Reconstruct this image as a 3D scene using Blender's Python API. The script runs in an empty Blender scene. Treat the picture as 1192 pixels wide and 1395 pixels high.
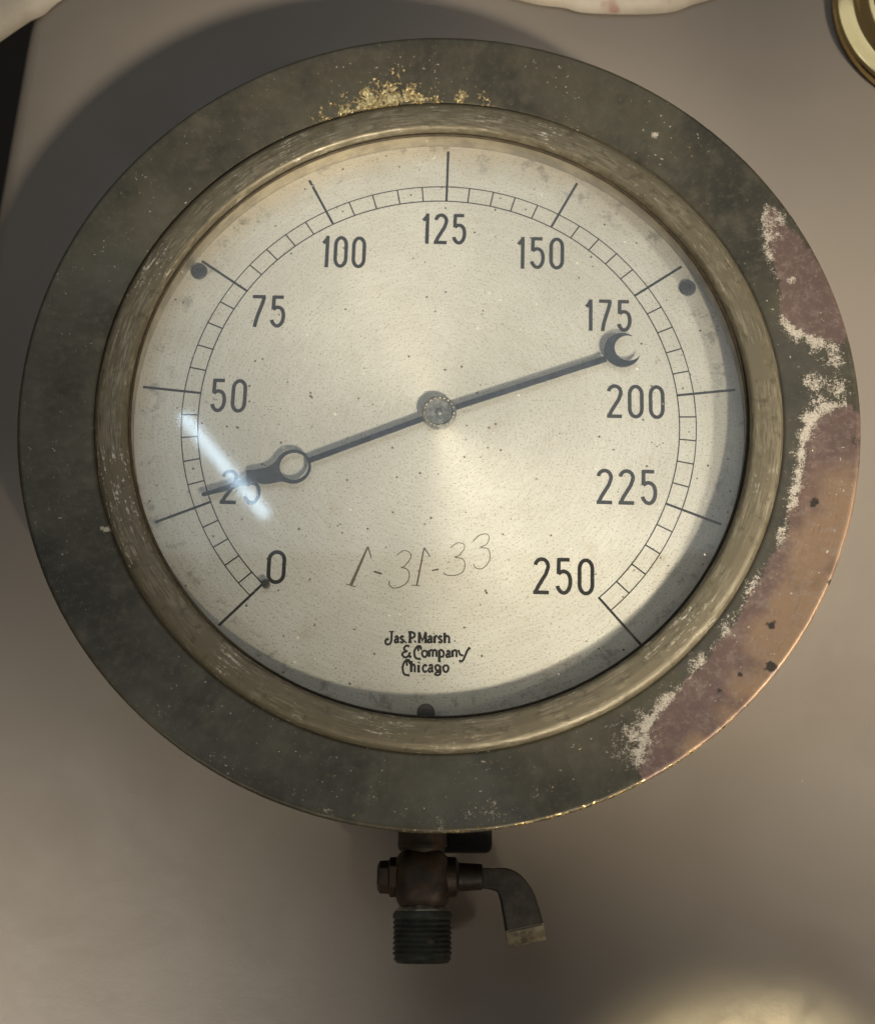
import bpy, bmesh, math, random
import numpy as np
from mathutils import Vector, Matrix
random.seed(7)
R = math.radians
MM = 0.001
TZ = -0.050                                   # table surface; dial face is z = 0
sc = bpy.context.scene
C = sc.collection

# ---------------------------------------------------------------- camera
cam = bpy.data.cameras.new('camera')
co = bpy.data.objects.new('camera', cam); C.objects.link(co)
co.location = (0.00248, -0.16601, 0.46435)
co.rotation_euler = (0.277789, 0.006074, 0)
cam.sensor_fit = 'HORIZONTAL'; cam.sensor_width = 36
cam.lens = 1954.55 / 1192 * 36
cam.clip_start = 0.02; cam.clip_end = 50
cam.dof.use_dof = True; cam.dof.focus_distance = 0.482; cam.dof.aperture_fstop = 17
sc.camera = co

# ---------------------------------------------------------------- world, lamps, exposure
w = bpy.data.worlds.new('World'); sc.world = w; w.use_nodes = True
bg = w.node_tree.nodes['Background']
bg.inputs['Color'].default_value = (1.0, 0.86, 0.70, 1); bg.inputs['Strength'].default_value = 0.095

def area(name, loc, target, size, power, col, sy=None, shape=None, spin=None):
    l = bpy.data.lights.new(name, 'AREA'); l.energy = power; l.color = col
    l.shape = shape or ('RECTANGLE' if sy else 'DISK'); l.size = size
    if sy: l.size_y = sy
    o = bpy.data.objects.new(name, l); C.objects.link(o); o.location = loc
    q = (Vector(target) - Vector(loc)).to_track_quat('-Z', 'Y')
    o.rotation_euler = q.to_euler()
    if spin is not None: o.rotation_euler = (0, 0, spin)
    return o
def spot(name, loc, target, power, col, deg, blend, rad):
    l = bpy.data.lights.new(name, 'SPOT'); l.energy = power; l.color = col
    l.spot_size = R(deg); l.spot_blend = blend; l.shadow_soft_size = rad
    o = bpy.data.objects.new(name, l); C.objects.link(o); o.location = loc
    o.rotation_euler = (Vector(target) - Vector(loc)).to_track_quat('-Z', 'Y').to_euler()
    return o
spot('reading_lamp', (0.52, -0.88, 0.98), (0.012, 0.020, 0), 186.0, (1.0, 0.87, 0.69), 11.3, 0.85, 0.070)
spot('overhead_lamp', (0.325, -0.335, 1.50), (0.100, -0.262, TZ), 520.0, (1.0, 0.81, 0.46), 4.2, 1.0, 0.035)
spot('side_fill_spot', (1.00, -0.40, 0.95), (0.285, -0.025, TZ), 140.0, (1.0, 0.88, 0.72), 19.0, 0.5, 0.10)  # added spot; its cone stops short of the valve to leave a dark wedge
spot('corner_fill_spot', (-0.45, -0.80, 1.20), (-0.178, -0.212, TZ), 140.0, (1.0, 0.92, 0.80), 10.4, 0.9, 0.10)  # added spot, lights only the lower-left table beside the dark wedge
area('ceiling_panel', (-0.15, 0.84, 1.50), (-0.15, 0.84, 0), 1.30, 3.5, (0.80, 0.90, 1.0), sy=1.02, spin=0.0)
area('tube_lamp', (-0.309, 0.450, 1.47), (0, 0, 0), 0.195, 0.13, (0.62, 0.82, 1.0), sy=0.015,
     spin=math.atan2(0.365 - 0.535, -0.238 + 0.380))

vs = sc.view_settings
vs.view_transform = 'Standard'; vs.look = 'None'; vs.exposure = 0.0; vs.gamma = 1.0
sc.render.engine = 'CYCLES'

# ---------------------------------------------------------------- node helpers
class NT:
    def __init__(s, name):
        s.m = bpy.data.materials.new(name); s.m.use_nodes = True
        s.t = s.m.node_tree; s.n = s.t.nodes; s.b = s.n['Principled BSDF']; s.out = s.n['Material Output']
        s.co = s.n.new('ShaderNodeTexCoord').outputs['Object']
    def put(s, sock, v):
        if hasattr(v, 'is_output'): s.t.links.new(v, sock)
        elif isinstance(v, (tuple, list)): sock.default_value = tuple(v) + ((1,) if len(v) == 3 and len(sock.default_value) == 4 else ())
        else: sock.default_value = v
    def set(s, **k):
        for a, v in k.items(): s.put(s.b.inputs[a.replace('_', ' ')], v)
        return s
    def math(s, op, a, b=0.0, c=0.0, clamp=False):
        n = s.n.new('ShaderNodeMath'); n.operation = op; n.use_clamp = clamp
        s.put(n.inputs[0], a); s.put(n.inputs[1], b); s.put(n.inputs[2], c); return n.outputs[0]
    def noise(s, scale, detail=4, rough=.55, vec=None, dist=0):
        n = s.n.new('ShaderNodeTexNoise'); s.put(n.inputs['Vector'], vec if vec is not None else s.co)
        n.inputs['Scale'].default_value = scale; n.inputs['Detail'].default_value = detail
        n.inputs['Roughness'].default_value = rough; n.inputs['Distortion'].default_value = dist
        return n.outputs['Fac']
    def voro(s, scale, vec=None):
        n = s.n.new('ShaderNodeTexVoronoi'); s.put(n.inputs['Vector'], vec if vec is not None else s.co)
        n.inputs['Scale'].default_value = scale; return n.outputs['Distance']
    def ramp(s, f, lo, hi, a=0.0, b=1.0):
        n = s.n.new('ShaderNodeMapRange'); n.interpolation_type = 'SMOOTHSTEP'
        s.put(n.inputs[0], f); s.put(n.inputs[1], lo); s.put(n.inputs[2], hi); s.put(n.inputs[3], a); s.put(n.inputs[4], b)
        return n.outputs[0]
    def mix(s, f, a, b):
        n = s.n.new('ShaderNodeMix'); n.data_type = 'RGBA'
        s.put(n.inputs[0], f); s.put(n.inputs[6], a); s.put(n.inputs[7], b); return n.outputs[2]
    def bump(s, h, strength=.3, dist=.0005, prev=None):
        n = s.n.new('ShaderNodeBump'); n.inputs['Strength'].default_value = strength; n.inputs['Distance'].default_value = dist
        s.put(n.inputs['Height'], h)
        if prev is not None: s.put(n.inputs['Normal'], prev)
        return n.outputs['Normal']
    def attr(s, name):
        n = s.n.new('ShaderNodeAttribute'); n.attribute_name = name; return n.outputs['Fac']
    def polar(s, kt, kr):
        """(cos t, sin t)*kt and r*kr : a coordinate that streaks round the axis, without a seam"""
        x = s.n.new('ShaderNodeSeparateXYZ'); s.put(x.inputs[0], s.co)
        f = s.n.new('ShaderNodeCombineXYZ'); s.put(f.inputs[0], x.outputs[0]); s.put(f.inputs[1], x.outputs[1])
        l = s.n.new('ShaderNodeVectorMath'); l.operation = 'LENGTH'; s.put(l.inputs[0], f.outputs[0])
        nn = s.n.new('ShaderNodeVectorMath'); nn.operation = 'NORMALIZE'; s.put(nn.inputs[0], f.outputs[0])
        y = s.n.new('ShaderNodeSeparateXYZ'); s.put(y.inputs[0], nn.outputs[0])
        c = s.n.new('ShaderNodeCombineXYZ')
        s.put(c.inputs[0], s.math('MULTIPLY', y.outputs[0], kt)); s.put(c.inputs[1], s.math('MULTIPLY', y.outputs[1], kt))
        s.put(c.inputs[2], s.math('MULTIPLY', l.outputs['Value'], kr))
        return c.outputs[0], l.outputs['Value']

# ---------------------------------------------------------------- materials
def m_table():
    s = NT('table_laminate')
    a = s.noise(9, 3); b = s.noise(700, 2)
    col = s.mix(s.ramp(a, .3, .7), (.222, .196, .164), (.248, .218, .183))
    col = s.mix(s.ramp(s.noise(4, 5, .7, None, 1.2), .50, .68, 0, .35), col, (.19, .165, .138))
    speck = s.math('MULTIPLY', s.ramp(s.voro(70), .012, .020, 1, 0), s.ramp(s.noise(18, 2), .55, .6))
    col = s.mix(speck, col, (.55, .5, .42))
    sm = s.noise(22, 5, .7, None, .8)
    s.set(Base_Color=col, Roughness=s.ramp(sm, .35, .75, .30, .47), Specular_IOR_Level=.45,
          Normal=s.bump(s.math('ADD', s.noise(260, 3), s.math('MULTIPLY', s.noise(1100, 2), .35)), .13, .0004))
    return s.m
def m_floor():
    s = NT('dark_floor'); s.set(Base_Color=s.mix(s.noise(6), (.020, .017, .013), (.035, .03, .022)), Roughness=.7); return s.m
def m_patina(ring=False):
    s = NT('patinated_bronze_ring' if ring else 'patinated_bronze')
    pv, rr = s.polar(16 if ring else 7, 1500 if ring else 900)
    big = s.noise(26, 5, .6); mid = s.noise(110, 5, .6); fine = s.noise(900, 3, .6); st = s.noise(1.0, 4, .65, pv)
    if ring:
        base = s.mix(s.ramp(st, .35, .7), (.105, .093, .062), (.22, .198, .142))
        base = s.mix(s.ramp(mid, .42, .62), base, (.13, .115, .078))
        base = s.mix(s.ramp(s.noise(300, 4), .56, .70, 0, .7), base, (.075, .066, .044))
        wear = s.math('MULTIPLY', s.ramp(s.math('ADD', s.math('MULTIPLY', st, .6), s.math('MULTIPLY', fine, .4)), .555, .60), s.ramp(s.noise(40, 3), .48, .66))
        col = s.mix(wear, base, (.55, .52, .45))
        s.set(Base_Color=col, Metallic=.45, Roughness=s.ramp(st, .3, .7, .55, .44),
              Normal=s.bump(s.math('ADD', st, s.math('MULTIPLY', fine, .5)), .25, .0002))
        return s.m
    base = s.mix(s.ramp(big, .30, .72), (.043, .041, .031), (.096, .087, .058))
    base = s.mix(s.ramp(mid, .50, .74, 0, .42), base, (.135, .126, .090))
    base = s.mix(s.ramp(s.noise(60, 5, .6), .52, .72, 0, .6), base, (.030, .031, .025))
    base = s.mix(s.ramp(s.noise(420, 5, .7), .48, .68, 0, .35), base, (.125, .115, .080))
    base = s.mix(s.ramp(s.noise(14, 3, .5), .52, .66, 0, .35), base, (.060, .063, .060))
    scr = s.math('MULTIPLY', s.ramp(s.noise(1.0, 3, .7, s.polar(45, 2600)[0]), .66, .70), s.ramp(s.noise(34, 3), .50, .62))
    base = s.mix(s.math('MULTIPLY', scr, .6), base, (.34, .32, .25))
    # copper laid bare
    d = s.attr('copper')
    e = s.math('ADD', d, s.math('MULTIPLY', s.math('SUBTRACT', s.noise(240, 5, .7), .5), 7.0))
    cm = s.ramp(e, -.6, .7)
    tan = s.attr('tan')
    cop = s.mix(s.ramp(s.math('ADD', tan, s.math('MULTIPLY', s.math('SUBTRACT', s.noise(70, 4), .5), 1.3)), .15, .75), (.150, .100, .086), (.285, .190, .118))
    cop = s.mix(s.ramp(s.noise(130, 5, .65), .5, .72, 0, .5), cop, (.25, .19, .16))
    cop = s.mix(s.ramp(s.noise(45, 4, .6), .56, .72, 0, .55), cop, (.105, .072, .054))
    cop = s.mix(s.ramp(s.noise(380, 5, .75), .46, .70, 0, .45), cop, (.33, .27, .22))
    cop = s.mix(s.ramp(s.noise(1.0, 4, .7, s.polar(16, 1400)[0]), .55, .68, 0, .35), cop, (.12, .085, .072))
    cop = s.mix(s.ramp(s.math('ADD', s.attr('darks'), s.math('MULTIPLY', s.math('SUBTRACT', s.noise(520, 5, .7), .5), 1.3)), .45, .72), cop, (.045, .038, .03))
    col = s.mix(cm, base, cop)
    # white crust along the edge of the copper
    cr = s.attr('crust')
    cn = s.math('ADD', s.math('MULTIPLY', s.noise(380, 6, .8), .55), s.math('MULTIPLY', s.noise(1700, 3, .75), .45))
    crm = s.ramp(s.math('ADD', cn, s.math('MULTIPLY', cr, .20)), .635, .72)
    col = s.mix(s.math('MULTIPLY', crm, s.ramp(s.noise(1500, 3, .7), .3, .6, .45, 1)), col, (.46, .43, .37))
    # stray pale nicks everywhere
    nick = s.math('MULTIPLY', s.ramp(s.noise(750, 2, .5), .70, .74), s.ramp(s.noise(50, 3), .45, .6))
    col = s.mix(nick, col, (.45, .43, .36))
    # worn-through brass
    br = s.attr('brass')
    bm = s.ramp(s.math('ADD', s.math('ADD', s.math('MULTIPLY', s.noise(330, 5, .75), .65), s.math('MULTIPLY', s.noise(1100, 2), .35)), s.math('MULTIPLY', br, .24)), .63, .70)
    col = s.mix(bm, col, s.mix(s.ramp(s.noise(700, 3, .7), .4, .65), (.42, .30, .12), (.86, .68, .34)))
    met = s.math('MAXIMUM', s.math('SUBTRACT', .45, s.math('MULTIPLY', s.math('MAXIMUM', crm, nick), .45)), bm)
    rough = s.math('ADD', s.ramp(big, .3, .7, .50, .40), s.math('MULTIPLY', crm, .3))
    rough = s.math('SUBTRACT', rough, s.math('MULTIPLY', bm, .20))
    h = s.math('ADD', s.math('ADD', s.math('MULTIPLY', mid, .9), s.math('MULTIPLY', fine, .25)), s.math('MULTIPLY', s.math('MAXIMUM', crm, bm), .5))
    s.set(Base_Color=col, Metallic=met, Roughness=rough, Normal=s.bump(h, .45, .0005))
    return s.m
def m_dial():
    s = NT('silvered_dial')
    pv, rr = s.polar(9, 2600)
    st = s.noise(1.0, 3, .6, pv)
    big = s.noise(24, 4, .6)
    col = s.mix(s.ramp(big, .3, .7), (.64, .605, .555), (.72, .692, .650))
    col = s.mix(s.ramp(st, .38, .62, 0, .30), col, (.48, .44, .36))
    col = s.mix(s.ramp(s.noise(75, 5, .65), .56, .75, 0, .35), col, (.47, .39, .27))
    edge = s.ramp(s.math('ADD', rr, s.math('MULTIPLY', s.math('SUBTRACT', s.noise(60, 4), .5), .02)), .090, .106, 0, .45)
    col = s.mix(edge, col, (.42, .34, .23))
    grime = s.math('MULTIPLY', s.ramp(s.noise(150, 5, .7), .52, .66), s.ramp(rr, .092, .099))
    col = s.mix(s.math('MULTIPLY', grime, .5), col, (.14, .12, .10))
    col = s.mix(s.ramp(s.noise(1500, 2, .5), .56, .68, 0, .60), col, (.27, .22, .16))
    sp = s.voro(330, s.co)
    pick = s.ramp(s.noise(160, 2), .52, .6)
    col = s.mix(s.math('MULTIPLY', s.ramp(sp, .10, .17, 1, 0), pick), col, (.12, .095, .07))
    sp2 = s.voro(170); pick2 = s.ramp(s.noise(70, 2), .58, .64)
    col = s.mix(s.math('MULTIPLY', s.ramp(sp2, .06, .12, 1, 0), pick2), col, (.90, .86, .74))
    tg = s.n.new('ShaderNodeTangent'); tg.direction_type = 'RADIAL'; tg.axis = 'Z'
    s.set(Base_Color=col, Metallic=.60, Roughness=s.ramp(big, .3, .7, .50, .56), Anisotropic=.46, Anisotropic_Rotation=.25, Tangent=tg.outputs[0],
          Normal=s.bump(st, .22, .0002))
    return s.m
def m_plain(name, col, rough=.5, metal=0.0, var=.35, scale=200, bump=.25, bd=.0003, dark=None):
    s = NT(name); n = s.noise(scale, 5, .6)
    d = dark or tuple(c * (1 - var) for c in col)
    s.set(Base_Color=s.mix(s.ramp(n, .35, .65), d, col), Roughness=rough, Metallic=metal, Normal=s.bump(n, bump, bd))
    return s.m
def m_ink(name, col, worn):
    s = NT(name); n = s.noise(520, 4, .7)
    wv = s.ramp(n, worn, worn + .04)
    s.set(Base_Color=s.mix(wv, col, (.55, .50, .40)), Roughness=.55, Specular_IOR_Level=.25)
    return s.m
def m_glass():
    s = NT('dusty_glass'); s.n.remove(s.b)
    tr = s.n.new('ShaderNodeBsdfTransparent'); tr.inputs[0].default_value = (.97, .985, .975, 1)
    gl = s.n.new('ShaderNodeBsdfGlossy'); gl.inputs['Roughness'].default_value = .045
    ge = s.n.new('ShaderNodeNewGeometry'); dt = s.n.new('ShaderNodeVectorMath'); dt.operation = 'DOT_PRODUCT'
    s.put(dt.inputs[0], ge.outputs['Normal']); s.put(dt.inputs[1], ge.outputs['Incoming'])
    cs = s.math('ABSOLUTE', dt.outputs['Value'])          # thin pane: the same Schlick reflectance on both faces
    fr = s.math('ADD', s.math('MULTIPLY', s.math('POWER', s.math('SUBTRACT', 1.0, cs), 5.0), .96), .04)
    m1 = s.n.new('ShaderNodeMixShader'); s.put(m1.inputs[0], fr); s.t.links.new(tr.outputs[0], m1.inputs[1]); s.t.links.new(gl.outputs[0], m1.inputs[2])
    df = s.n.new('ShaderNodeBsdfDiffuse'); df.inputs[0].default_value = (.75, .73, .68, 1)
    sp = s.math('MULTIPLY', s.ramp(s.voro(260), .07, .12, 1, 0), s.ramp(s.noise(120, 2), .60, .66))
    dust = s.math('ADD', s.ramp(s.noise(35, 4), .3, .75, .003, .016), s.math('MULTIPLY', sp, .55))
    m2 = s.n.new('ShaderNodeMixShader'); s.put(m2.inputs[0], dust); s.t.links.new(m1.outputs[0], m2.inputs[1]); s.t.links.new(df.outputs[0], m2.inputs[2])
    s.t.links.new(m2.outputs[0], s.out.inputs['Surface'])
    return s.m
def m_cloth():
    s = NT('cream_linen')
    wv = s.n.new('ShaderNodeTexWave'); s.put(wv.inputs['Vector'], s.co); wv.inputs['Scale'].default_value = 420; wv.bands_direction = 'DIAGONAL'
    n = s.noise(40, 4)
    col = s.mix(s.ramp(n, .35, .65), (.56, .50, .41), (.70, .645, .545))
    col = s.mix(s.math('MULTIPLY', s.ramp(s.noise(55, 2), .64, .70), .6), col, (.40, .17, .13))
    s.set(Base_Color=col, Roughness=.85, Specular_IOR_Level=.2, Normal=s.bump(s.math('ADD', wv.outputs['Fac'], s.noise(900, 2)), .35, .0003))
    return s.m
def m_brass():
    s = NT('polished_brass'); n = s.noise(60, 3)
    s.set(Base_Color=s.mix(s.ramp(n, .3, .7), (.66, .50, .23), (.74, .57, .28)), Metallic=1.0, Roughness=s.ramp(s.noise(25), .3, .7, .14, .22),
          Normal=s.bump(s.noise(500, 3), .05, .0002))
    return s.m
M = dict(table=m_table(), floor=m_floor(), patina=m_patina(), ring=m_patina(True), dial=m_dial(), glass=m_glass(), cloth=m_cloth(), brass=m_brass(),
         case=m_plain('dark_case_paint', (.035, .032, .026), .55, .3, .5, 90),
         block_shade=m_plain('shadow_black', (.006, .0055, .005), .9, 0, .4, 90),  # near-black colour stands in for shadow beside the valve stem
         wall=m_plain('tarnished_inner_wall', (.40, .35, .26), .45, .6, .35, 120),
         gasket=m_plain('brown_gasket', (.050, .036, .018), .7, 0, .5, 300),
         ink=m_ink('numeral_ink', (.012, .012, .014), .68), line=m_ink('graduation_ink', (.018, .017, .016), .74),
         pencil=m_ink('scratched_line', (.095, .082, .062), .66),
         pointer=m_plain('blued_steel', (.030, .036, .052), .48, .25, .4, 500, .2, dark=(.014, .017, .025)),
         hub=m_plain('worn_hub_metal', (.30, .30, .29), .42, .75, .55, 420, .6),
         screw=m_plain('dark_screw_steel', (.045, .048, .052), .55, .4, .45, 400, .5),
         valve=m_plain('grimy_shaded_brass', (.046, .028, .016), .5, .35, .7, 130, .6, .0008, dark=(.014, .011, .008)),  # grime, with the shadow over the valve darkened into the colour
         collar=m_plain('grey_green_brass', (.055, .060, .050), .55, .4, .5, 150, .5, .0006),
         lever=m_plain('dull_lever_metal', (.065, .056, .046), .50, .4, .5, 120, .5, .0006, dark=(.028, .025, .021)),
         bare=m_plain('bright_metal', (.42, .38, .28), .42, .6, .6, 260, .6, .0006))  # paler metal; also brightens the lever's lit end by colour

# ---------------------------------------------------------------- mesh helpers
def mesh(name, verts, faces, mat, parent=None, smooth=False, loc=None):
    me = bpy.data.meshes.new(name); me.from_pydata(verts, [], faces); me.validate(); me.update()
    if smooth: me.polygons.foreach_set('use_smooth', [True] * len(me.polygons))
    if mat: me.materials.append(mat)
    o = bpy.data.objects.new(name, me); C.objects.link(o)
    if loc: o.location = loc
    if parent: o.parent = parent
    return o
def fromb(name, bm, mat, parent=None, smooth=False, loc=None):
    me = bpy.data.meshes.new(name); bmesh.ops.recalc_face_normals(bm, faces=bm.faces); bm.to_mesh(me); bm.free()
    if smooth: me.polygons.foreach_set('use_smooth', [True] * len(me.polygons))
    me.materials.append(mat); o = bpy.data.objects.new(name, me); C.objects.link(o)
    if loc: o.location = loc
    if parent: o.parent = parent
    return o
def lathe(prof, n=256, closed=True, cap=False, jit=0.0):
    """profile in mm (r, z) round the z axis"""
    k = len(prof); V = []; F = []
    for i in range(n):
        a = 2 * math.pi * i / n; c, s_ = math.cos(a), math.sin(a)
        for (r, z) in prof: V.append((r * c * MM, r * s_ * MM, z * MM))
    last = k if closed else k - 1
    for i in range(n):
        j = (i + 1) % n
        for q in range(last):
            p = (q + 1) % k
            F.append((i * k + q, j * k + q, j * k + p, i * k + p))
    if cap:
        F.append(tuple(i * k for i in range(n))[::-1]); F.append(tuple(i * k + k - 1 for i in range(n)))
    return V, F
def dense(prof, step):
    out = []
    for (a, b) in zip(prof, prof[1:]):
        m = max(1, int(math.hypot(b[0] - a[0], b[1] - a[1]) / step))
        for i in range(m): out.append((a[0] + (b[0] - a[0]) * i / m, a[1] + (b[1] - a[1]) * i / m))
    out.append(prof[-1]); return out
def smoothp(pts, n=5):
    """Catmull-Rom through the points"""
    P = [np.array(p, float) for p in pts]
    if len(P) < 3: return [tuple(p) for p in P]
    Q = [2 * P[0] - P[1]] + P + [2 * P[-1] - P[-2]]; out = []
    for i in range(1, len(Q) - 2):
        for t in np.linspace(0, 1, n, endpoint=False):
            a, b, c, d = Q[i - 1], Q[i], Q[i + 1], Q[i + 2]
            out.append(tuple(.5 * (2 * b + (c - a) * t + (2 * a - 5 * b + 4 * c - d) * t * t + (3 * b - a - 3 * c + d) * t ** 3)))
    out.append(tuple(P[-1])); return out
def ribbon(bm, pts, wid, z0=-.05, z1=.10, closed=False, w_end=None):
    """a flat stroke of ink in mm, a hair proud of the plate"""
    P = [np.array(p, float) for p in pts]; n = len(P); L = []; Rr = []
    for i in range(n):
        a = P[i - 1] if (i or closed) else P[i]; b = P[(i + 1) % n] if (i < n - 1 or closed) else P[i]
        d1 = P[i] - a; d2 = b - P[i]
        d1 = d1 / (np.hypot(*d1) + 1e-9); d2 = d2 / (np.hypot(*d2) + 1e-9)
        t = d1 + d2; t = t / (np.hypot(*t) + 1e-9); nn = np.array([-t[1], t[0]])
        base = d1 if np.hypot(*d1) > .5 else d2
        cosv = max(.55, abs(nn @ np.array([-base[1], base[0]])))
        ww = wid if w_end is None else wid + (w_end - wid) * i / (n - 1)
        o = nn * ww / 2 / cosv; L.append(P[i] + o); Rr.append(P[i] - o)
    vs_ = [[bm.verts.new((p[0] * MM, p[1] * MM, z * MM)) for p in S] for S in (L, Rr) for z in (z1, z0)]
    lt, lb, rt, rb = vs_
    m = n if closed else n - 1
    for i in range(m):
        j = (i + 1) % n
        bm.faces.new((lt[i], lt[j], rt[j], rt[i])); bm.faces.new((lt[j], lt[i], lb[i], lb[j])); bm.faces.new((rt[i], rt[j], rb[j], rb[i]))
    if not closed:
        bm.faces.new((lt[0], rt[0], rb[0], lb[0])); bm.faces.new((rt[-1], lt[-1], lb[-1], rb[-1]))
def extrude_poly(outline, z0, z1, hole=None):
    """outline (mm) as a plate between z0 and z1; an optional ring-shaped hole with the same number of points"""
    bm = bmesh.new()
    def loop(pts, z): return [bm.verts.new((x * MM, y * MM, z * MM)) for x, y in pts]
    a0, a1 = loop(outline, z0), loop(outline, z1); n = len(outline)
    for i in range(n):
        j = (i + 1) % n; bm.faces.new((a0[i], a0[j], a1[j], a1[i]))
    if hole is None:
        bm.faces.new(a1); bm.faces.new(a0[::-1])
    else:
        b0, b1 = loop(hole, z0), loop(hole, z1)
        for i in range(n):
            j = (i + 1) % n; bm.faces.new((b0[j], b0[i], b1[i], b1[j])); bm.faces.new((a1[i], a1[j], b1[j], b1[i])); bm.faces.new((a0[j], a0[i], b0[i], b0[j]))
    return bm
def join_bm(dst, src):
    me = bpy.data.meshes.new('tmp'); src.to_mesh(me); src.free(); dst.from_mesh(me); bpy.data.meshes.remove(me)
def empty(name, loc, parent=None):
    o = bpy.data.objects.new(name, None); o.empty_display_size = .02; C.objects.link(o); o.location = loc
    if parent: o.parent = parent
    return o
def tag(o, label=None, cat=None, group=None, kind=None):
    for k, v in (('label', label), ('category', cat), ('group', group), ('kind', kind)):
        if v: o[k] = v
    return o
def autosmooth(o, ang=35):
    bm = bmesh.new(); bm.from_mesh(o.data); lim = R(ang)
    for f in bm.faces: f.smooth = True
    for e in bm.edges:
        if len(e.link_faces) == 2 and e.calc_face_angle(0) > lim: e.smooth = False
    bm.to_mesh(o.data); bm.free(); return o

# ---------------------------------------------------------------- setting: table top and floor
ang = math.atan2(5.0, 67.5)                      # the table's left edge leans a little
def table():
    bm = bmesh.new()
    bmesh.ops.create_cube(bm, size=1)
    bmesh.ops.scale(bm, vec=(1.30, 1.10, .028), verts=bm.verts)
    bmesh.ops.translate(bm, vec=(.65, 0, -.014), verts=bm.verts)
    ed = [e for e in bm.edges]
    bmesh.ops.bevel(bm, geom=ed, offset=.007, segments=5, profile=.5, affect='EDGES')
    o = fromb('table_top', bm, M['table'], None, True, (-.1848 - .1 * math.tan(ang) * 0, 0, TZ))
    o.rotation_euler = (0, 0, -ang); autosmooth(o, 50)
    tag(o, kind='structure')
    for (x, y) in ((.08, -.47), (.08, .47), (1.22, -.47), (1.22, .47)):
        b2 = bmesh.new(); bmesh.ops.create_cone(b2, cap_ends=True, segments=24, radius1=.017, radius2=.026, depth=.70)
        fromb('leg', b2, M['table'], o, True, (x, y, -.0275 - .35))
    return o
table()
fl = mesh('floor', [(-3, -3, 0), (3, -3, 0), (3, 3, 0), (-3, 3, 0)], [(0, 1, 2, 3)], M['floor'], None, False, (0, 0, TZ - .7275))
tag(fl, kind='structure')

# ---------------------------------------------------------------- the pressure gauge
G = empty('pressure_gauge', (0, 0, TZ))
tag(G, 'large round tarnished bronze pressure gauge with silvered dial lying on its back on the table', 'pressure gauge')
H = -TZ                                           # part offset: parts are modelled with the dial face at z = 0
def part(o): o.location = (o.location[0], o.location[1], o.location[2] + H); return o

V, F = lathe(dense([(0.01, -50), (100, -50), (109, -49), (114, -45.5), (116, -40), (116.5, -20), (116.5, 6.0), (114.5, 6.0), (114.5, -1.6), (0.01, -1.6)], 6), 160, False)
o = mesh('case', V, F, M['case'], G); autosmooth(o); part(o)

# flange: dished, its outer rim a little higher than its root
prof = dense([(115.2, 6.5), (115.3, 9.7), (116.2, 10.35), (116.6, 10.5)], .5)[:-1] + dense([(116.6, 10.5), (118.5, 10.8), (128, 12.4), (136, 14.3)], .45)[:-1] + \
       dense([(136, 14.3), (138.6, 14.9), (139.6, 14.8), (140.15, 14.2), (140.2, 13.3), (139.6, 12.5), (138, 12.0)], .4)[:-1] + dense([(138, 12), (120, 7.6), (117, 6.2), (115.2, 6.2)], 3)[:-1]
V, F = lathe(prof, 960, True)
o = mesh('flange', V, F, M['patina'], G, True); part(o)
P = np.array(V) * 1000.0
rr = np.hypot(P[:, 0], P[:, 1])
def sdist(poly):
    q = np.array(poly); n = len(q); d = np.full(len(P), 1e9); ins = np.zeros(len(P), bool)
    for i in range(n):
        a, b = q[i], q[(i + 1) % n]; ab = b - a
        t = np.clip(((P[:, :2] - a) @ ab) / (ab @ ab), 0, 1)
        d = np.minimum(d, np.hypot(*(P[:, :2] - a - t[:, None] * ab).T))
        cr = ((a[1] > P[:, 1]) != (b[1] > P[:, 1])); den = (b[1] - a[1]) if b[1] != a[1] else 1e-9
        ins ^= cr & (P[:, 0] < (b[0] - a[0]) * (P[:, 1] - a[1]) / den + a[0])
    return np.where(ins, d, -d)
def blobs(lst):
    v = np.zeros(len(P))
    for (x, y, r, k) in lst: v = np.maximum(v, k * np.exp(-((P[:, 0] - x) ** 2 + (P[:, 1] - y) ** 2) / (r * r)))
    return v
COPA = [(115.4, 75.0), (118.5, 68.0), (125.0, 59.5), (132.4, 48.1), (137.5, 34.8), (138.2, 24.0), (134.7, 20.8), (127.5, 23.5), (120.8, 27.5), (117.6, 33.1), (117.4, 40.3), (116.2, 48.5), (114.2, 56.8), (113.4, 68.0)]
COPB = [(137.0, -0.3), (126.6, -2.9), (124.4, -6.2), (122.5, -11.1), (120.4, -22.9), (117.3, -33.0), (111.5, -47.9), (102.8, -61.1), (93.8, -75.8), (83.0, -88.4), (71.5, -100.3), (66.2, -107.3), (61.9, -121.0), (64.4, -128.6), (83.1, -118.5), (102.3, -104.6), (117.5, -84.9), (131.5, -62.6), (140.6, -38.0), (145.1, -12.7)]
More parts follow.
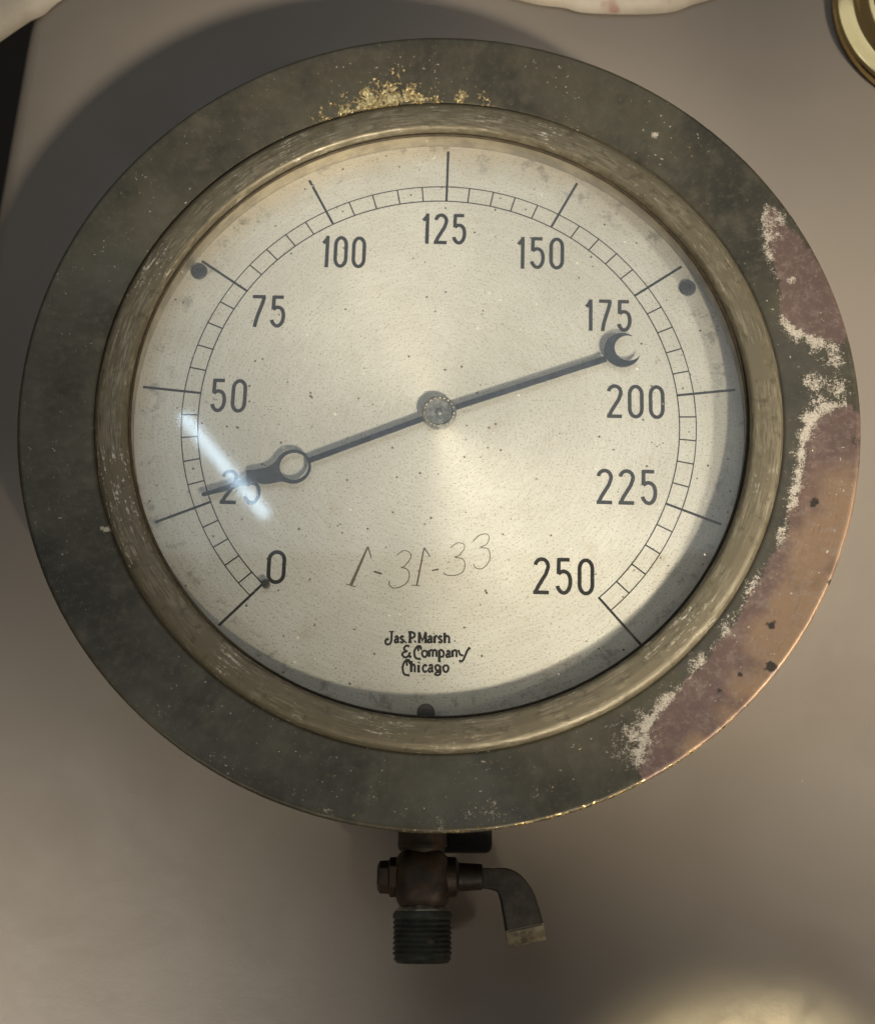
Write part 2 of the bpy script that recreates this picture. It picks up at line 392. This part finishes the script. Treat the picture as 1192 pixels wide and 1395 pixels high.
CR = [(116.7, 68.0, 4, 1), (116.0, 61.8, 3, 1), (115.1, 55.4, 3, .7), (121.4, 45.2, 1.7, 1.3), (118.0, 29.4, 3, .7), (121.4, 25.4, 3.2, 1), (127.3, 21.3, 3.6, 1), (133.1, 16.0, 4.2, 1.1),
      (134.0, 5.5, 4.2, 1.1), (126.4, 8.1, 4.5, 1.15), (128.3, 0.8, 4.2, 1.1), (123.8, -4.2, 3.6, 1.1), (121.9, -10.1, 3.0, 1.05), (118.6, -22.9, 3.2, .9), (116.3, -33.0, 3, .85), (119.6, -17, 3, .9), (117.8, -28, 3, .85),
      (112.0, -44, 3, .7), (100.9, -61.3, 3, .65), (91.9, -74.6, 3, .7), (82.0, -86.4, 3.5, .75), (70.7, -98.4, 4, .85), (64.7, -105.2, 5, .95), (60.1, -109.8, 5, 1.0), (59.0, -115.3, 4.5, 1.0), (63.5, -115.5, 4, .9), (67, -111, 4, .8),
      (9.7, -134.2, 3, .75), (16.8, -133.4, 4, .75), (0.6, -137.4, 3, .7), (-34, -134, 3, .6), (-48, -127, 2.5, .6), (-87.5, -102.5, 3, .65), (-104, 88, 3, .5), (-108.9, -42.3, 1.0, 1.9), (-110.2, -42.0, .8, 1.8), (76.8, 101.6, 1.1, 1.8), (-70, -117, 2.5, .7), (-20, -130, 2.5, .65), (30, -128, 3, .6)]
BR = [(-41, 109.4, 5, .6), (-33.2, 112.2, 5, .8), (-25.4, 115.6, 6, 1.0), (-17.6, 117.6, 6, 1.05), (-9.7, 117.4, 5, .95), (-1.8, 117.0, 4, .7), (8, 117.6, 4, .55), (16.5, 117.4, 4, .6), (-20, 122, 5, .65), (-15, 127, 4, .5)]
copper = np.clip(np.maximum(sdist(COPA), sdist(COPB)), -15, 15)
CR = [(a, b, r * 1.25, k * .86) for a, b, r, k in CR]
crust = blobs(CR) + .55 * np.exp(-((copper + .6) / 1.6) ** 2) * np.clip((138.0 - rr) / 2.5, 0, 1) * (rr > 116.5)
crust = np.clip(crust, 0, 1.5); brass = blobs(BR)
th = np.arctan2(P[:, 1], P[:, 0])
rim = np.clip((rr - 139.0) / .6, 0, 1) * np.clip(1 - np.abs(np.degrees(th) + 68) / 34, 0, 1) ** .5 * .72
brass = np.maximum(brass, rim)
tanv = blobs([(130.6, -33, 11, .8), (125.9, -47.9, 13, 1), (118.2, -66.4, 13, 1), (108.9, -80.7, 12, .9), (99.5, -94.5, 9, .75), (90.6, -105, 6, .8), (80, -114, 5, .8)])
darks = blobs([(123.4, -33.7, 2.0, .85), (122.6, -34.9, 1.3, .8), (125.7, -61.4, 1.5, .9), (106.1, -75, 1.9, .9), (107.6, -74.2, 1.2, .8), (105.2, -88.6, 2.4, 1.0), (103.4, -89.4, 1.6, .8), (88.8, -96, 1.7, .75), (95.5, -91, 1.2, .8), (137.6, -14, 3.4, .62), (137.9, -22, 3.2, .6)])
for nm, arr in (('copper', copper), ('crust', crust), ('brass', brass), ('tan', tanv), ('darks', darks)):
    a = o.data.attributes.new(nm, 'FLOAT', 'POINT'); a.data.foreach_set('value', arr.astype(np.float32))

prof = dense([(104.3, 7.4), (104.4, 9.6), (104.7, 11.5), (105.2, 12.1), (105.9, 12.4), (109.8, 12.7), (113.0, 12.5), (114.3, 12.1), (115.1, 11.3), (115.5, 10.3), (115.6, 9.2), (115.6, 5.8), (113, 5.8), (112, 5.8)], .5)[:-1] + [(112, 5.8), (106, 7.0)]
V, F = lathe(prof, 640, True)
o = mesh('retaining_ring', V, F, M['ring'], G, True); part(o)
V, F = lathe([(104.35, 9.6), (104.35, 8.6), (103.6, 8.5), (103.5, 8.62), (103.5, 9.3)], 320, True)
o = mesh('glass_gasket', V, F, M['gasket'], G, True); part(o)
V, F = lathe(dense([(104.6, -.4), (104.5, 7.4), (106.3, 7.4), (106.3, -.4)], 1.2), 320, True)
o = mesh('inner_wall', V, F, M['wall'], G, True); autosmooth(o); part(o)
V, F = lathe([(0.01, 7.0), (60, 7.0), (104.45, 7.0), (104.45, 8.6), (60, 8.6), (0.01, 8.6)], 256, False)
o = mesh('glass', V, F, M['glass'], G); autosmooth(o); part(o)

# dial and its print
rings = [0.01, .5, 1, 2, 4, 7, 11, 16, 24, 34, 46, 60, 75, 90, 100, 104.5]
V, F = lathe([(r, 0) for r in rings] + [(104.5, -1.2), (0.01, -1.2)], 360, False)
D = mesh('dial', V, F, M['dial'], G, True); autosmooth(D); part(D)
D['label'] = 'silvered dial with black numerals and circular brushing'
RI, RO, RL = 82.5, 88.2, 102.4
MAJ = {0: -135.0, 25: -158.75, 50: 173.55 - 360, 75: 144.8 - 360, 100: 117.1 - 360, 125: 88.0 - 360, 150: 60.85 - 360, 175: 33.35 - 360, 200: 5.6 - 360, 225: -21.9 - 360, 250: -50.0 - 360}
def pol(r, d): return (r * math.cos(R(d)), r * math.sin(R(d)))
bm = bmesh.new()
a0, a1 = MAJ[0] + 0.2, MAJ[250]
for rad, wd in ((RI, .42), (RO, .38)):
    ribbon(bm, [pol(rad, a0 + (a1 - a0) * i / 400) for i in range(401)], wd, -.05, .05)
step = MAJ[25] - MAJ[50]
for k in range(10):
    v0, v1 = MAJ[25 * k], MAJ[25 * k + 25]
    if k == 0: v0 = v1 + step * .90
    for i in range(1, 5):
        d = v0 + (v1 - v0) * i / 5
        j = random.uniform(-.12, .12)
        ribbon(bm, [pol(RI + .1, d + j), pol(RO - .1, d + j)], .48, -.05, .06)
fromb('graduations', bm, M['line'], D)
for k, d in MAJ.items():
    bm = bmesh.new(); ribbon(bm, [pol(RI - .2, d), pol(RL + random.uniform(-.5, .6), d)], .80, -.05, .08, w_end=.92)
    fromb('major_tick', bm, M['ink'], D)
def arc(cx, cy, rx, ry, d0, d1, n=18): return [(cx + rx * math.cos(R(d0 + (d1 - d0) * i / n)), cy + ry * math.sin(R(d0 + (d1 - d0) * i / n))) for i in range(n + 1)]
def digit(ch):
    W, Hh = 4.0, 11.0
    if ch == '0': return W, [(arc(W / 2, Hh - 2.9, W / 2, 2.9, 0, 180) + arc(W / 2, 2.9, W / 2, 2.9, 180, 360), True)]
    if ch == '1': return 1.9, [([(0, Hh - 2.3), (.9, Hh - 1.3), (1.7, Hh)], False), ([(1.6, Hh + .55), (1.6, -.6)], False)]
    if ch == '2': return W, [(arc(W / 2, Hh - 2.3, W / 2, 2.3, 172, -18) + [(3.3, 6.1), (2.1, 4.0), (.9, 1.9), (.1, 0)], False), ([(-.6, 0), (W + .3, 0)], False)]
    if ch == '5': return W, [([(W * .95, Hh), (.25, Hh)], False), ([(.45, Hh + .5), (.35, 6.2)], False), (smoothp([(.3, 6.2), (1.3, 7.0), (2.5, 7.0), (3.6, 6.0), (4.05, 3.9), (3.7, 1.6), (2.6, .15), (1.3, .2), (.3, 1.4), (.05, 2.3)], 4), False)]
    if ch == '7': return W, [([(-.2, Hh), (W + .35, Hh)], False), (smoothp([(W - .1, Hh), (3.3, 8.3), (2.3, 5.0), (1.5, 2.0), (1.1, -.6)], 4), False)]
NUM = {'0': (-54.0, -52.6, 6.3, 11.6), '25': (-66.9, -24.7, 13.5, 12.2), '50': (-72.3, 8.3, 12.4, 12.3), '75': (-59.8, 39.8, 12.2, 12.2), '100': (-33.7, 62.6, 15.9, 12.3), '125': (1.9, 71.5, 16.0, 12.0),
       '150': (36.1, 61.9, 16.9, 12.4), '175': (59.3, 37.9, 16.4, 12.0), '200': (67.8, 5.8, 19.8, 12.3), '225': (63.6, -24.9, 20.4, 12.5), '250': (41.6, -55.9, 20.2, 12.6)}
for t, (cx, cy, wd, ht) in NUM.items():
    wds = [digit(c)[0] for c in t]; gap = 2.9
    tot = sum(wds) + gap * (len(t) - 1); sx = (wd - 1.25) / tot; sy = (ht - 1.25) / 11.0
    bm = bmesh.new(); x = 0; rt = R(-1.6)
    for c, wc in zip(t, wds):
        for q, (pts, cl) in enumerate(digit(c)[1]):
            pp = [((x + px - tot / 2) * sx, (py - 5.5) * sy) for px, py in pts]
            pp = [(cx + a * math.cos(rt) - b * math.sin(rt), cy + a * math.sin(rt) + b * math.cos(rt)) for a, b in pp]
            ribbon(bm, pp, 1.30, -.05, .07 + .012 * q, cl)
        x += wc + gap
    fromb('numeral', bm, M['ink'], D)

# maker's name: lettering drawn stroke by stroke
GL = {'a': [[(.1, .8), (.5, 1), (.78, .8), (.78, .15), (1.05, 0)], [(.78, .55), (.3, .5), (.05, .25), (.3, 0), (.78, .2)]],
      's': [[(.95, .82), (.5, 1), (.1, .78), (.5, .5), (.9, .25), (.5, 0), (.0, .18)]],
      'P': [[(.3, 0), (.3, 1)], [(0, 1), (.6, 1), (1, .8), (.95, .55), (.6, .45), (.3, .45)], [(0, 0), (.6, 0)]],
      'M': [[(.12, 0), (.14, 1)], [(.14, 1), (.5, .15), (.86, 1)], [(.86, 1), (.88, 0)], [(-.05, 0), (.3, 0)], [(.7, 0), (1.08, 0)]],
      'r': [[(.3, 0), (.3, 1)], [(.3, .6), (.6, 1), (1, .88)], [(0, 0), (.65, 0)]],
      'h': [[(.2, 0), (.2, 1)], [(.2, .45), (.55, .66), (.85, .5), (.85, 0)], [(0, 0), (.42, 0)], [(.65, 0), (1.05, 0)]],
      'J': [[(.8, 1), (.74, .3), (.5, .06), (.15, .08), (.05, .3), (.25, .45), (.42, .36)], [(.5, 1), (1.05, 1)]],
      '&': [[(.85, .92), (.5, 1), (.2, .8), (.35, .58), (.62, .53)], [(.62, .53), (.1, .42), (0, .2), (.35, 0), (.75, .15), (.92, .45)], [(.7, .2), (1.05, 0)]],
      'C': [[(.75, .68), (.6, .72), (.62, .9), (.85, .95), (1, .8), (.9, 1.0), (.5, 1), (.12, .72), (.06, .38), (.3, .08), (1.0, .0)]],
      'o': [[(.5, 1), (.1, .75), (.05, .4), (.3, .03), (.7, .03), (.95, .4), (.9, .75), (.5, 1)]],
      'm': [[(.1, 0), (.1, 1)], [(.1, .75), (.3, 1), (.5, .85), (.5, 0)], [(.5, .75), (.7, 1), (.9, .85), (.92, 0)]],
      'n': [[(.15, 0), (.15, 1)], [(.15, .75), (.5, 1), (.85, .85), (.88, 0)]],
      'p': [[(.2, 0), (.2, 1)], [(.2, .92), (.6, 1), (.95, .75), (.8, .45), (.2, .42)], [(0, 0), (.5, 0)]],
      'y': [[(.0, .85), (.15, .5), (.45, .42)], [(1, 1), (.8, .78), (.62, .45), (.42, .1), (.2, 0), (.08, .12)], [(.92, .92), (1.06, 1.02)]],
      'i': [[(.4, 0), (.4, .75)], [(.4, .92), (.5, 1.02)], [(.1, 0), (.8, 0)]],
      'c': [[(.9, .8), (.5, 1), (.1, .7), (.1, .3), (.45, 0), (.95, .15)]],
      'g': [[(.55, 1), (.1, .85), (.2, .5), (.6, .45), (.85, .7), (.55, 1)], [(.85, .9), (.88, .2), (.5, 0), (.05, .08), (.3, .28), (.85, .3)]],
      '.': [[(0, 0), (1, 1)]]}
LOGO = [('J', 165, 140, 240, 262), ('a', 250, 182, 290, 240), ('s', 300, 182, 335, 240), ('.', 344, 230, 354, 240), ('P', 372, 145, 430, 238), ('.', 430, 226, 440, 236), ('M', 462, 145, 540, 240), ('a', 548, 182, 590, 240), ('r', 598, 180, 634, 240), ('s', 642, 182, 678, 240), ('h', 688, 150, 748, 240),
        ('&', 322, 268, 395, 375), ('C', 425, 275, 488, 390), ('o', 496, 310, 545, 370), ('m', 554, 308, 632, 370), ('p', 640, 308, 695, 412), ('a', 712, 315, 752, 372), ('n', 762, 310, 812, 372), ('y', 822, 288, 922, 412),
        ('C', 322, 400, 388, 538), ('h', 392, 405, 440, 502), ('i', 452, 420, 490, 505), ('c', 502, 442, 545, 505), ('a', 553, 442, 598, 505), ('g', 612, 440, 668, 535), ('o', 685, 442, 735, 505)]
bm = bmesh.new(); kk = .0366
for idx, (ch, x0, y0, x1, y1) in enumerate(LOGO):
    for q, st in enumerate(GL[ch]):
        pp = [(x0 + (x1 - x0) * a, y1 + (y0 - y1) * b) for a, b in st]
        pp = smoothp(pp, 4) if len(pp) > 3 else pp
        pp = [(-23.6 + a * kk, -69.4 - b * kk) for a, b in pp]
        horiz = len(st) == 2 and abs(st[0][1] - st[1][1]) < .01
        ribbon(bm, pp, .5 if horiz else (.95 if len(st) == 2 else .74), -.05, .06 + .01 * q)
fromb('maker_name', bm, M['ink'], D)
DATE = [([(-23.6, -45.6), (-29.1, -58.9)], .55, .95), ([(-23.6, -45.6), (-22.4, -49.6)], .5, .3), ([(-30.7, -58.5), (-27.4, -59.4)], .28, .28), ([(-21.5, -54.1), (-18.9, -55.0)], .5, .65),
        ([(-13.9, -48.6), (-11.7, -47.0), (-9.6, -47.7), (-9.3, -49.6), (-11.4, -52.4), (-12.3, -52.8), (-10.5, -53.4), (-9.7, -55.3), (-10.4, -57.8), (-12.6, -59.4), (-15.0, -59.8), (-16.4, -58.7), (-16.2, -57.3)], .26, .30),
        ([(-4.8, -46.0), (-7.2, -58.9)], .42, .5), ([(-4.8, -46.0), (-2.8, -49.1)], .45, .25), ([(-8.8, -58.8), (-6.1, -59.1)], .26, .26), ([(-2.2, -53.9), (0.0, -53.4)], .42, .5),
        ([(4.0, -46.1), (6.2, -44.4), (8.4, -44.8), (8.6, -46.4), (6.8, -48.7), (5.5, -49.3), (8.0, -49.9), (8.8, -51.8), (8.0, -54.4), (5.2, -55.6), (2.4, -55.3), (1.8, -54.4)], .24, .26),
        ([(11.5, -43.9), (13.6, -41.8), (16.1, -41.3), (17.0, -42.6), (16.0, -44.9), (14.2, -45.8), (16.5, -46.5), (17.2, -48.7), (16.6, -51.2), (14.4, -53.3), (12.3, -52.9), (11.7, -51.8)], .24, .26)]
bm = bmesh.new()
for q, (pts, w0, w1) in enumerate(DATE): ribbon(bm, smoothp(pts, 6) if len(pts) > 2 else pts, w0 * 1.15, -.05, .03 + .004 * q, w_end=w1 * 1.15)
fromb('date_inscription', bm, M['pencil'], D)

# screws and stop pin on the dial
for (x, y) in ((-84.6, 55.0), (87.6, 48.2), (-4.1, -101.2)):
    V, F = lathe([(0.01, -.5), (2.9, -.5), (2.9, .7), (2.6, 1.1), (1.0, 1.2), (0.8, .7), (0.01, .7)], 40, False)
    o = mesh('screw', V, F, M['screw'], D, True, (x * MM, y * MM, 0)); autosmooth(o)
V, F = lathe([(0.01, -.5), (1.35, -.5), (1.35, 2.6), (1.0, 3.0), (0.01, 3.0)], 32, False)
o = mesh('stop_pin', V, F, M['screw'], D, True, (-57.2 * MM, -58.7 * MM, 0)); autosmooth(o)

# pointer: crescent tail, shaft, open ring and needle, cut from one blued plate
PA = math.atan2(22.0, 64.5)
def rot(p, a): return (p[0] * math.cos(a) - p[1] * math.sin(a), p[0] * math.sin(a) + p[1] * math.cos(a))
bm = bmesh.new()
cxs, cys, ro, ix, iy, ri = 63.4, 22.9, 6.3, 65.4, 23.6, 4.75
dd = math.hypot(ix - cxs, iy - cys); ax = math.atan2(iy - cys, ix - cxs)
h = math.acos((ro * ro + dd * dd - ri * ri) / (2 * ro * dd)); g = math.acos((ri * ri + dd * dd - ro * ro) / (2 * ri * dd))
h2 = math.pi - g
n = 40
outer = [(cxs + ro * math.cos(ax + h + (2 * math.pi - 2 * h) * i / n), cys + ro * math.sin(ax + h + (2 * math.pi - 2 * h) * i / n)) for i in range(n + 1)]
inner = [(ix + ri * math.cos(ax + h2 + (2 * math.pi - 2 * h2) * i / n), iy + ri * math.sin(ax + h2 + (2 * math.pi - 2 * h2) * i / n)) for i in range(n + 1)]
zA, zB = 2.3, 3.0
def plate_strip(bm, A, B, z0, z1):
    va = [[bm.verts.new((x * MM, y * MM, z * MM)) for x, y in S] for S in (A, B) for z in (z0, z1)]
    a0_, a1_, b0_, b1_ = va
    for i in range(len(A) - 1):
        bm.faces.new((a1_[i], a1_[i + 1], b1_[i + 1], b1_[i])); bm.faces.new((a0_[i + 1], a0_[i], b0_[i], b0_[i + 1]))
        bm.faces.new((a0_[i], a0_[i + 1], a1_[i + 1], a1_[i])); bm.faces.new((b0_[i + 1], b0_[i], b1_[i], b1_[i + 1]))
    bm.faces.new((a0_[0], a1_[0], b1_[0], b0_[0])); bm.faces.new((a1_[-1], a0_[-1], b0_[-1], b1_[-1]))
plate_strip(bm, outer, inner, zA, zB)
T = empty('tmp', (0, 0, 0)); bpy.data.objects.remove(T)
sh = lambda u0, u1, w0, w1, a: [rot((u, v), a) for u, v in ((u0, -w0 / 2), (u1, -w1 / 2), (u1, w1 / 2), (u0, w0 / 2))]
join_bm(bm, extrude_poly(sh(2, 60.8, 1.9, 2.2, PA), zA + .1, zB - .03))
RA = math.atan2(-19.2, -49.3)
join_bm(bm, extrude_poly(sh(2, 47.0, 1.9, 1.9, RA), zA + .1, zB - .03))
m_ = 56
# ring hugged by a leaf-shaped neck
rc = (-49.3, -19.2)
ol = []
for i in range(m_):
    a = 2 * math.pi * i / m_; c_ = max(0, math.cos(a - RA)) ; rad = 6.05 + 7.4 * c_ ** 16
    ol.append((rc[0] + rad * math.cos(a), rc[1] + rad * math.sin(a)))
hole = [(rc[0] + .3 + 4.85 * math.cos(2 * math.pi * i / m_), rc[1] + .1 + 4.85 * math.sin(2 * math.pi * i / m_)) for i in range(m_)]
join_bm(bm, extrude_poly(ol, zA, zB, hole))
join_bm(bm, extrude_poly([(-58.5, -19.6), (-64.0, -20.6), (-64.4, -22.6), (-65.2, -24.9), (-59.0, -24.6)], zA + .05, zB - .02))
join_bm(bm, extrude_poly([(-63.6, -22.2), (-71.3, -25.7), (-79.7, -28.5), (-79.9, -29.2), (-79.3, -29.7), (-70.7, -27.5), (-64.0, -25.2)], zA + .1, zB - .05))
PT = fromb('pointer', bm, M['pointer'], G); part(PT); PT.location.x += .0002; PT.location.y += .0009
PT['label'] = 'blued steel pointer with crescent tail and open ring'
V, F = lathe([(0.01, -.3), (3.0, -.3), (3.0, 1.9), (5.9, 1.9), (5.95, 3.4), (5.6, 3.9), (4.75, 4.1), (4.4, 3.6), (3.6, 3.45), (1.3, 3.45), (1.0, 3.8), (0.6, 4.1), (0.01, 4.1)], 96, False)
o = mesh('hub', V, F, M['hub'], PT, True); autosmooth(o)
for i in range(20):
    a = 2 * math.pi * i / 20 + random.uniform(-.08, .08)
    bm = bmesh.new(); bmesh.ops.create_icosphere(bm, subdivisions=1, radius=1)
    bmesh.ops.scale(bm, vec=(.45 * MM, random.uniform(.5, .95) * MM, .35 * MM), verts=bm.verts)
    o = fromb('rim_bead', bm, M['bare'], PT, True, (5.05 * MM * math.cos(a), 5.05 * MM * math.sin(a), 3.98 * MM)); o.rotation_euler = (0, 0, a)

# ---------------------------------------------------------------- stopcock under the case
VX, VZ = -5.4, -22.0
def ylathe(prof, n=64, hexa=False):
    """profile (radius, distance along -y) about the valve's own axis"""
    V = []; F = []; k = len(prof); n = 6 if hexa else n
    for i in range(n):
        a = 2 * math.pi * i / n + (math.pi / 6 if hexa else 0)
        for r, y in prof: V.append((r * math.cos(a) * MM, -y * MM, r * math.sin(a) * MM))
    for i in range(n):
        j = (i + 1) % n
        for q in range(k - 1): F.append((i * k + q, i * k + q + 1, j * k + q + 1, j * k + q))
    return V, F
org = (VX * MM, 0, VZ * MM)
V, F = ylathe([(0.01, 112), (9.4, 112), (9.4, 128), (8.2, 129), (8.0, 141), (8.3, 142.2), (7.2, 143.2), (7.0, 145)])
VB = mesh('stopcock', V, F, M['valve'], G, True, org); autosmooth(VB); part(VB)
VB['label'] = 'grimy, shade-darkened brown brass stopcock with lever handle'
bm = bmesh.new(); bmesh.ops.create_uvsphere(bm, u_segments=32, v_segments=20, radius=1)
for v in bm.verts:
    c = v.co; p_ = 3.2; l = (abs(c.x) ** p_ + abs(c.y) ** p_ + abs(c.z) ** p_) ** (1 / p_); v.co = c / l
    v.co = Vector((v.co.x * 9.2, v.co.z * 10.4, v.co.y * 9.0)) * MM + Vector((0, -153.0 * MM, 0))
    v.co += Vector((random.uniform(-1, 1), random.uniform(-1, 1), random.uniform(-1, 1))) * .18 * MM
fromb('valve_body', bm, M['valve'], VB, True)
V, F = ylathe([(6.6, 161), (7.4, 162.2), (9.0, 163.0), (9.5, 163.8)] + [(9.7 - .75 * (i % 2), 165 + i * .8) for i in range(16)] + [(9.3, 178), (8.2, 179.2), (6.5, 179.4), (6.3, 174), (0.01, 174)], 72)
o = mesh('threaded_collar', V, F, M['collar'], VB, True); autosmooth(o, 25)
V, F = ylathe([(6.4, 160), (7.9, 162.1), (8.9, 162.7), (8.8, 163.4)], 48)
o = mesh('bright_shoulder', V, F, M['bare'], VB, True)  # paler metal band at the collar's shoulder
bm = bmesh.new(); bmesh.ops.create_icosphere(bm, subdivisions=2, radius=1.3 * MM); bmesh.ops.scale(bm, vec=(1.3, .9, .4), verts=bm.verts)
fromb('thread_pit', bm, M['gasket'], VB, True, (2.6 * MM, -172.2 * MM, 9.0 * MM))
def xbar(prof, seg, x0s):
    V = []; F = []; k = len(prof)
    for i in range(seg):
        a = 2 * math.pi * i / seg
        for r, x in prof: V.append((x * MM, r * math.cos(a) * MM - 152.2 * MM, r * math.sin(a) * MM))
    for i in range(seg):
        j = (i + 1) % seg
        for q in range(k - 1): F.append((i * k + q, j * k + q, j * k + q + 1, i * k + q + 1))
    return V, F
V, F = xbar([(0.01, -14.8), (4.0, -14.8), (5.2, -14.0), (5.4, -11.2), (6.4, -10.6), (6.4, -8.0)], 6, 0)
o = mesh('plug_nut', V, F, M['valve'], VB); autosmooth(o)
V, F = xbar([(6.6, 7.5), (6.4, 11.0), (4.6, 12.0), (4.2, 19.5), (3.0, 20), (0.01, 20)], 32, 0)
o = mesh('plug_stem', V, F, M['valve'], VB, True); autosmooth(o)
# lever: bent bar, wide blade with a chamfered end, its lit face put into brighter metal
mid = smoothp([(17.0, -152.6, 0), (22.0, -152.8, 0.4), (27.0, -153.8, 1.2), (30.3, -157.6, 1.6), (32.0, -163.0, 1.2), (33.2, -168.6, .4)], 6)
wds = np.interp(np.linspace(0, 1, len(mid)), [0, .25, .45, .7, 1], [6.2, 6.8, 9.6, 11.6, 12.6])
bm = bmesh.new(); prev = None; sects = []
for i, p_ in enumerate(mid):
    a = np.array(mid[max(0, i - 1)]); b = np.array(mid[min(len(mid) - 1, i + 1)]); t = b - a; t = t / np.linalg.norm(t)
    nrm = np.array([-t[1], t[0], 0]); nrm /= np.linalg.norm(nrm); up = np.array([0, 0, 1.0])
    wv = wds[i] / 2; hh = 2.9; s_ = []
    for (u, v) in ((-1, -.7), (-.88, -1), (.88, -1), (1, -.7), (1, .7), (.88, 1), (-.88, 1), (-1, .7)):
        q = np.array(p_) + nrm * u * wv + up * v * hh; s_.append(bm.verts.new(tuple(q * MM)))
    sects.append(s_)
for s0, s1 in zip(sects, sects[1:]):
    for i in range(8): j = (i + 1) % 8; bm.faces.new((s0[i], s0[j], s1[j], s1[i]))
bm.faces.new(sects[0]); bm.faces.new(sects[-1])
lv = fromb('lever', bm, M['lever'], VB, True); autosmooth(lv, 40)
e0 = np.array(mid[-1]); t = e0 - np.array(mid[-3]); t /= np.linalg.norm(t); nrm = np.array([-t[1], t[0], 0]); nrm /= np.linalg.norm(nrm)
bm = bmesh.new(); S = []
for (dt, hs, zo) in ((-.6, 2.95, 0), (.2, 2.7, -.1), (4.4, 1.1, -1.9), (4.9, .6, -2.2)):
    S.append([bm.verts.new(tuple((e0 + t * dt + nrm * u * 6.35 + np.array([0, 0, v * hs + zo])) * MM)) for u, v in ((-1, -1), (1, -1), (1, .8), (.93, 1), (-.93, 1), (-1, .8))])
for s0, s1 in zip(S, S[1:]):
    for i in range(6): j = (i + 1) % 6; bm.faces.new((s0[i], s0[j], s1[j], s1[i]))
bm.faces.new(S[0]); bm.faces.new(S[-1])
o = fromb('lever_tip', bm, M['bare'], VB, True); autosmooth(o, 30)
bm = bmesh.new(); bmesh.ops.create_cube(bm, size=1); bmesh.ops.scale(bm, vec=(32 * MM, 34 * MM, 14 * MM), verts=bm.verts)
bmesh.ops.bevel(bm, geom=list(bm.edges), offset=.002, segments=3, profile=.5, affect='EDGES')
o = fromb('shadow_block', bm, M['block_shade'], G, True, (2.0 * MM, -126.5 * MM, -41 * MM)); autosmooth(o); part(o)  # added block, coloured nearly black for the shadow below the flange

# ---------------------------------------------------------------- brass candlestick foot
B = empty('brass_candlestick', (.2105, .1955, TZ))
tag(B, 'polished brass candlestick with beaded round foot standing on the table', 'candlestick')
V, F = lathe([(0.01, 0), (47.6, 0), (48.5, .8), (48.6, 2.4), (48.0, 4.0), (46.6, 4.9), (44.0, 5.3), (41.0, 5.5), (40.2, 6.1), (39.4, 7.6), (37.5, 9.6), (35.6, 10.7), (34.4, 11.0), (33.8, 10.6), (30.6, 10.6), (30.0, 11.3), (28, 12.4), (22, 18), (16, 26), (12, 34), (0.01, 36)], 160, False)
o = mesh('foot', V, F, M['brass'], B, True); autosmooth(o, 40)
V, F = lathe([(0.01, 34), (11.5, 34), (9, 44), (12, 50), (13, 54), (9, 58), (7.5, 80), (8.5, 112), (13, 118), (13, 121), (8, 126), (0.01, 126)], 64, False)
o = mesh('stem', V, F, M['brass'], B, True); autosmooth(o, 50)
V, F = lathe([(0.01, 124), (9, 124), (20, 132), (24, 134), (24, 135.2), (13, 135), (12.5, 156), (13.5, 158), (12, 158.4), (11, 156), (11, 138), (0.01, 138)], 64, False)
o = mesh('candle_cup', V, F, M['brass'], B, True); autosmooth(o, 50)
bm = bmesh.new(); bmesh.ops.create_uvsphere(bm, u_segments=12, v_segments=8, radius=1.15 * MM)
b0 = fromb('bead', bm, M['brass'], B, True); NB = 76
for i in range(NB):
    a = 2 * math.pi * i / NB; q = b0 if i == 0 else b0.copy()
    if i: C.objects.link(q); q.parent = B
    q.location = (32.2 * MM * math.cos(a), 32.2 * MM * math.sin(a), 11.0 * MM)

# ---------------------------------------------------------------- cream cloths
def cloth(name, label, edge, depth, dirv, seed, lift):
    """edge: the visible hem (mm, on the table); the sheet runs off along dirv in loose folds"""
    rnd = np.random.RandomState(seed); e = smoothp(edge, 8); nv = 30; V = []; F = []; m = len(e)
    ph = rnd.rand(6) * 6.3
    for i, (x, y) in enumerate(e):
        u = i / (m - 1)
        for j in range(nv):
            v = j / (nv - 1); d = depth * v
            px, py = x + dirv[0] * d, y + dirv[1] * d
            roll = math.sqrt(max(0.0, 1 - (1 - min(1, v * 9)) ** 2))
            z = .5 + lift * roll * (.75 + .25 * math.sin(9 * u + ph[0] + 2 * v)) + 3.0 * v * (1 + math.sin(14 * u + ph[1] + 5 * v)) + 2.2 * math.sin(23 * u - 7 * v + ph[2]) * min(1, v * 3) ** 2 * .5
            V.append((px * MM, py * MM, max(z, .3) * MM))
    for i in range(m - 1):
        for j in range(nv - 1):
            a = i * nv + j; F.append((a, a + nv, a + nv + 1, a + 1))
    o = mesh(name, V, F, M['cloth'], None, True, (0, 0, TZ))
    so = o.modifiers.new('thickness', 'SOLIDIFY'); so.thickness = .0012; so.offset = 1
    return tag(o, label, 'cloth')
cloth('cream_cloth', 'crumpled cream cloth hanging over the table corner by the dark gap', [(-215, 150), (-198, 168), (-181, 182.5), (-170, 192), (-164, 195.5), (-158, 201.5), (-142, 213), (-120, 232)], 90, (-.62, .78), 3, 7)
cloth('cream_cloth', 'cream cloth with a soft curved hem lying on the table behind the gauge', [(12, 212), (25, 204.5), (40, 199.5), (52, 197.5), (60, 195.2), (80, 194.6), (95, 195.6), (104, 199), (116, 203.5), (130, 214)], 90, (.05, 1.0), 5, 6)
